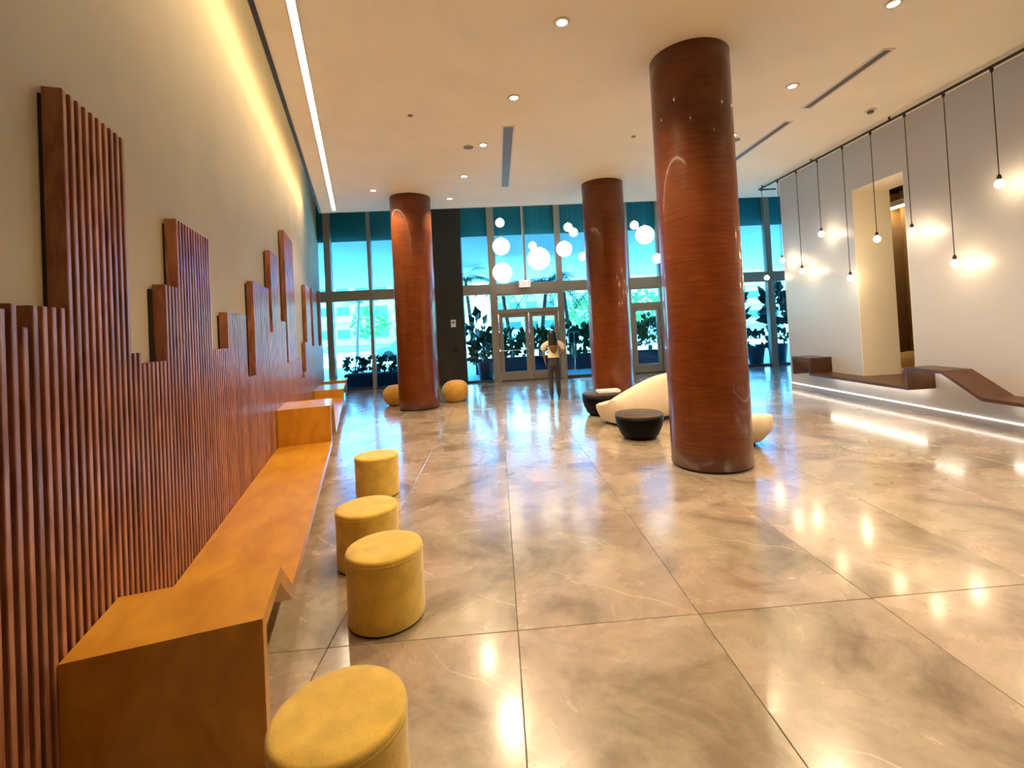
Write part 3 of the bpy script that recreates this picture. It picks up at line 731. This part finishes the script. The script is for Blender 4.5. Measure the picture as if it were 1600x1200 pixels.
# top: torso and puffed sleeves in one garment
bv = [(0, 0, 1.00), (0, 0, 1.10), (0, -.005, 1.22), (0, -.005, 1.32), (0, .0, 1.385), (-.19, -.005, 1.345), (-.245, -.01, 1.24), (-.235, -.01, 1.13), (.19, -.005, 1.345), (.25, -.015, 1.24), (.24, -.02, 1.13)]
be = [(0, 1), (1, 2), (2, 3), (3, 4), (3, 5), (5, 6), (6, 7), (3, 8), (8, 9), (9, 10)]
skin_part('blouse', bv, be, [(.145, .11), (.14, .105), (.15, .105), (.15, .10), (.06, .06), .078, .085, .055, .078, .085, .055], M['blouse'], pe, 1)
tv = [(0, 0, 1.035), (0, -.005, .93), (0, -.01, .86), (-.095, -.01, .72), (-.095, .01, .46), (-.09, -.03, .22), (-.085, -.04, .07), (.09, 0, .72), (.082, .035, .46), (.088, .035, .22), (.088, .03, .07)]
te = [(0, 1), (1, 2), (2, 3), (3, 4), (4, 5), (5, 6), (2, 7), (7, 8), (8, 9), (9, 10)]
skin_part('trousers', tv, te, [(.135, .10), (.165, .12), (.17, .125), .092, .066, .056, .058, .092, .066, .056, .058], M['trousers'], pe, 1)
for sx_, yy in ((-.085, -.04), (.088, .035)):
    sh_ = skin_part('shoe', [(sx_, yy-.04, .055), (sx_, yy+.03, .05), (sx_, yy+.12, .025), (sx_, yy+.17, .018)], [(0, 1), (1, 2), (2, 3)], [.036, .036, .03, .018], M['black'], pe, 0, 2)
    obj('heel', tube([(sx_, yy-.055, .05), (sx_, yy-.06, 0)], [.02, .012], 8), M['black'], sh_)
# long hair
def hair_loops(rows):
    return [[(x0_+rx*math.cos(a_), y_+ry*math.sin(a_), z_) for a_ in [2*PI*i/14 for i in range(14)]] for z_, x0_, y_, rx, ry in rows]
blob('hair', hair_loops([(1.635, 0, .005, .03, .03), (1.62, 0, 0, .075, .075), (1.57, 0, -.008, .105, .105), (1.50, 0, -.02, .112, .095), (1.43, 0, -.055, .112, .066), (1.34, 0, -.095, .118, .045), (1.27, 0, -.112, .112, .036), (1.235, 0, -.118, .09, .026)]), M['hair'], pe, 1)
blob('hair_ends', hair_loops([(1.30, 0, -.108, .105, .034), (1.24, 0, -.118, .108, .036), (1.17, 0, -.125, .09, .032), (1.11, .01, -.125, .055, .022), (1.075, .015, -.122, .02, .012)]), M['hair_l'], pe, 1)

# ================================================================== OUTSIDE
ground = thing('ground', kind='structure')
obj('paving', B((-60, 60, YW+.06, 32, -.2, -.02)), M['paving'], ground)
obj('roadway', B((-80, 80, 32, 60, -.25, -.07)), M['road'], ground)
obj('far_pavement', B((-80, 80, 60, 120, -.25, -.02)), M['paving'], ground)
struct('ceiling_canopy', B((-16, 22, YW+.32, 31.5, 4.86, 5.25)), M['soffit'])
struct('wall_bulkhead', B((-16, 22, YW+.12, YW+.32, 4.84, RZ+.2)), M['bulkhead'])
for x in (-13, 19):
    pc = thing('canopy_pier', ('left' if x < 0 else 'right') + ' pale round pier holding up the driveway canopy', 'pier', (x, 29.5, -.02), group='piers of the driveway canopy')
    obj('shaft', lathe([(.4, .1), (.4, 4.86)], 32), M['bld'], pc); obj('base', lathe([(.5, 0), (.5, .1)], 32), M['bld2'], pc)

def foliage(name, parent, c, rad, n, size, m, seed, up=.3):
    rnd = random.Random(seed); bm = bmesh.new()
    for i in range(n):
        while True:
            p = Vector((rnd.uniform(-1, 1), rnd.uniform(-1, 1), rnd.uniform(-1, 1)))
            if p.length <= 1: break
        if p.length > 0: p = p*(.55+.45*rnd.random())/max(p.length, .3)*min(1, p.length+.3)
        q = Vector((c[0]+p.x*rad[0], c[1]+p.y*rad[1], c[2]+p.z*rad[2]))
        d = (p + Vector((rnd.uniform(-.6, .6), rnd.uniform(-.6, .6), up+rnd.uniform(-.5, .5)))).normalized()
        a = d.cross(Vector((rnd.uniform(-1, 1), rnd.uniform(-1, 1), rnd.uniform(-.3, .3)))).normalized()
        nn = d.cross(a); L = size*rnd.uniform(.7, 1.3); w = L*.36
        pts = [q, q+d*L*.45+a*w-nn*.08*L, q+d*L, q+d*L*.45-a*w-nn*.08*L, q+d*L*.5]
        v = [bm.verts.new(x) for x in pts]
        bm.faces.new((v[0], v[1], v[4])); bm.faces.new((v[1], v[2], v[4])); bm.faces.new((v[0], v[4], v[3])); bm.faces.new((v[3], v[4], v[2]))
    me = bpy.data.meshes.new(name); bm.to_mesh(me); bm.free(); me.materials.append(m)
    return link(name, me, parent)
def planter(x0, x1, y, h, label, seed, fh, m, leaf=.2, dens=60):
    t = thing('planter', label, 'planter', ((x0+x1)/2, y, -.02)); w = (x1-x0)/2
    obj('box', B((-w, w, -.28, .28, 0, h), bevel=.01), M['planter'], t)
    obj('soil', B((-w+.03, w-.03, -.25, .25, h, h+.02)), M['trunk'], t)
    n = max(2, int((x1-x0)/.55))
    for i in range(n):
        x = x0+(i+.5)*(x1-x0)/n; rr = random.Random(seed+i)
        b = thing('shrub', None, None, (x, y, h))
        hh = fh*rr.uniform(.8, 1.15)
        od = ('first', 'second', 'third', 'fourth', 'fifth', 'sixth', 'seventh', 'eighth', 'ninth', 'tenth', 'eleventh', 'twelfth', 'thirteenth', 'fourteenth')[i]
        tag(b, od + ' leafy shrub from the left in the ' + label, 'shrub', 'shrubs in the ' + label)
        st = tube([(0, 0, -.02), (.02, .01, hh*.6)], .02, 6); obj('stem', st, M['trunk'], b)
        foliage('foliage', b, (0, 0, hh*.55), (.38, .32, hh*.5), dens, leaf, m, seed*31+i)
planter(-5.15, -2.3, 16.35, .48, 'low dark planter outside the left windows', 11, .5, M['leaf_d'], .2, 70)
planter(-.9, 6.4, 18.75, .58, 'long dark planter outside the entrance doors', 40, 1.15, M['leaf'], .26, 110)
def potted(name, x, y, label, r, h, parts, seed, cat='plant', stem=None, pot='planter'):
    t = thing(name, label, cat, (x, y, -.02))
    obj('pot', lathe([(r*.72, 0), (r*.8, h*.3), (r, h*.95), (r, h), (r*.88, h), (r*.86, h-.05)], 28), M[pot], t, True)
    obj('soil', lathe([(r*.85, h-.06), (r*.85, h-.045)], 24), M['trunk'], t)
    if stem: obj('stem', tube([(0, 0, h-.06)]+stem, [.03]*len(stem)+[.012], 7), M['trunk'], t)
    for k, (c, rad, n, sz, m) in enumerate(parts): foliage('foliage', t, c, rad, n, sz, m, seed+k)
potted('potted_plant', -.45, 16.4, 'leafy plant in a dark pot outside the glass left of the doors', .30, .62, [((0, 0, 1.0), (.55, .45, .5), 110, .26, M['leaf_d']), ((-.25, 0, 1.75), (.3, .2, .45), 22, .42, M['leaf_d'])], 3, stem=[(-.05, 0, 1.2), (-.3, 0, 2.2)])
potted('fiddle_leaf_fig', -2.62, 16.9, 'fiddle leaf fig outside the glass beside the left column', .26, .55, [((.0, 0, 1.95), (.42, .3, .42), 42, .36, M['leaf_d'])], 8, stem=[(0, 0, 1.2), (.03, 0, 2.1)])
potted('fiddle_leaf_fig', 10.0, 16.4, 'tall fiddle leaf fig outside the window at the far right', .34, .7, [((0, 0, 2.0), (.42, .4, .75), 90, .38, M['leaf_d']), ((0, 0, .95), (.4, .35, .2), 30, .25, M['leaf'])], 21, stem=[(0, 0, 1.3), (.02, 0, 2.6)])
potted('fiddle_leaf_fig', 8.62, 16.5, 'fiddle leaf fig outside the window just right of the nearest column', .26, .5, [((-.1, 0, 2.35), (.3, .3, .3), 22, .42, M['leaf_d']), ((-.1, 0, 1.7), (.25, .3, .25), 16, .4, M['leaf_d'])], 26, stem=[(0, 0, 1.3), (-.1, 0, 2.5)])
potted('potted_plant', 9.35, 16.7, 'spiky plant in a dark pot between the right fiddle leaf figs', .32, .62, [((0, 0, .85), (.5, .4, .3), 60, .3, M['leaf_d'])], 33)
potted('potted_plant', 8.95, 17.3, 'small plant in a dark pot behind the spiky plant', .24, .45, [((0, 0, .6), (.4, .35, .25), 40, .26, M['leaf'])], 35)

def palm(x, y, h, label, seed, nf=15, fl=2.0):
    rnd = random.Random(seed)
    t = thing('palm_tree', label, 'tree', (x, y, -.02), group='palm trees beyond the driveway')
    lean = rnd.uniform(-.5, .5)
    obj('trunk', tube([(0, 0, 0), (lean*.3, 0, h*.4), (lean*.8, 0, h*.8), (lean, 0, h)], [.13, .10, .085, .08], 10), M['trunk'], t)
    for k in range(nf):
        az = 2*PI*k/nf + rnd.uniform(-.2, .2); el = rnd.uniform(.1, 1.0); bm = bmesh.new()
        L = fl*rnd.uniform(.8, 1.1); pts = []
        for i in range(9):
            u = i/8; rr = L*u*math.cos(el*(1-u*.3)); zz = L*(u*math.sin(el) - .75*u*u*(1.1-el*.3))
            pts.append(Vector((lean+rr*math.cos(az), rr*math.sin(az), h+zz)))
        tube(pts, .014, 5, bm)
        for i in range(1, 9):
            dd = (pts[i]-pts[i-1]).normalized(); sd = dd.cross(Vector((0, 0, 1))).normalized()
            for sgn in (-1, 1):
                for half in (0, .5):
                    b0 = pts[i-1].lerp(pts[i], half); ll_ = .55*L*.42*(1.15-abs(i/8-.45))
                    tip = b0 + (sd*sgn*.8+dd*.55+Vector((0, 0, -.45))).normalized()*ll_
                    v = [bm.verts.new(b0-dd*.025), bm.verts.new(b0+dd*.03), bm.verts.new(tip)]
                    bm.faces.new(v)
        me = bpy.data.meshes.new('frond'); bm.to_mesh(me); bm.free(); me.materials.append(M['leaf'])
        link('frond', me, t)
palm(.7, 22.5, 3.55, 'palm tree left of the doors, crown behind the exit sign', 1)
palm(1.9, 21.6, 3.7, 'palm tree behind the right door, crown over the transom', 2)
palm(3.5, 22.3, 3.45, 'palm tree right of the doors', 3, 15, 2.2)
palm(-1.2, 24, 4.3, 'palm tree with a thin leaning trunk beside the dark pier', 4, 14)
palm(5.6, 24, 3.6, 'palm tree seen past the middle column', 5)
palm(-10.5, 36, 4.2, 'palm tree far left across the driveway', 6, 13, 2.4)
# row of street trees
def tree(x, y, h, label, seed, rad=1.8, m='leaf_l'):
    t = thing('street_tree', label, 'tree', (x, y, -.07), group='round street trees across the road')
    obj('trunk', tube([(0, 0, 0), (.05, 0, h*.35), (0, 0, h*.7)], [.14, .1, .05], 8), M['trunk'], t)
    foliage('crown', t, (0, 0, h*.66), (rad, rad, h*.34), 420, .42, M[m], seed)
for k, (x, lb) in enumerate([(-12, 'leafy street tree at the far left across the road'), (-7.2, 'leafy street tree left of the left column across the road'), (9, 'leafy street tree seen past the middle column across the road'), (14.5, 'leafy street tree behind the right door across the road'), (21, 'leafy street tree seen through the right windows')]):
    tree(x, 46+k % 3, 4.4+.4*(k % 2), lb, 70+k)
def building(x, y, w, d, h, label, m, fl, cols, seed):
    t = thing('building', label, 'building', (x, y, -.05), group='buildings across the road')
    obj('wall', B((-w/2, w/2, 0, d, 0, h)), m, t)
    obj('parapet', B((-w/2-.15, w/2+.15, -.15, d+.15, h, h+.5)), M['bld'], t)
    wm = None
    for i in range(fl):
        z = 1.0+i*(h-1)/fl
        obj('balcony', B((-w/2+.4, w/2-.4, -1.1, 0, z-.45, z-.3), (-w/2+.4, w/2-.4, -1.1, -1.02, z-.3, z+.45)), M['bld'], t)
        for j in range(cols):
            xx = -w/2+(j+.5)*w/cols
            if wm is None:
                o = obj('window', B((-w/cols*.33, w/cols*.33, -.06, .02, 0, (h-1)/fl*.55)), M['bwin'], t); wm = o.data
            else: o = link('window', wm, t)
            o.location = (xx, 0, z)
building(-14, 64, 20, 14, 13, 'white building with balconies across the road at left', M['bld'], 4, 8, 1)
building(8, 72, 18, 14, 10, 'grey building with blue windows behind the palms', M['bld2'], 3, 7, 2)
building(34, 66, 26, 14, 12, 'white building across the road at right', M['bld'], 4, 9, 3)
# blue car
car = thing('car', 'blue car parked across the driveway beside the left column', 'car', (-6.1, 33.5, -.07))
prof = [(-2.1, .3), (-2.15, .75), (-1.9, .9), (-1.3, .95), (-.8, 1.42), (.7, 1.45), (1.3, 1.0), (2.0, .88), (2.15, .6), (2.1, .3)]
bm = bmesh.new(); a = [bm.verts.new((x, -.85, z)) for x, z in prof]; b = [bm.verts.new((x, .85, z)) for x, z in prof]
bm.faces.new(a); bm.faces.new(b[::-1])
for i in range(len(prof)): bm.faces.new((a[i], b[i], b[(i+1) % len(prof)], a[(i+1) % len(prof)]))
obj('car_body', bm, M['car'], car)
obj('side_window', prism([(-1.15, .98), (-.75, 1.36), (.65, 1.38), (1.1, 1.02)], -.87, -.85), M['bwin'], car, rot=(PI/2, 0, 0), loc=(0, -1.71, 0))
for x in (-1.35, 1.35):
    for y in (-.84, .84): obj('wheel', lathe([(.34, -.1), (.34, .1)], 20), M['tyre'], car, loc=(x, y, .34), rot=(PI/2, 0, 0))
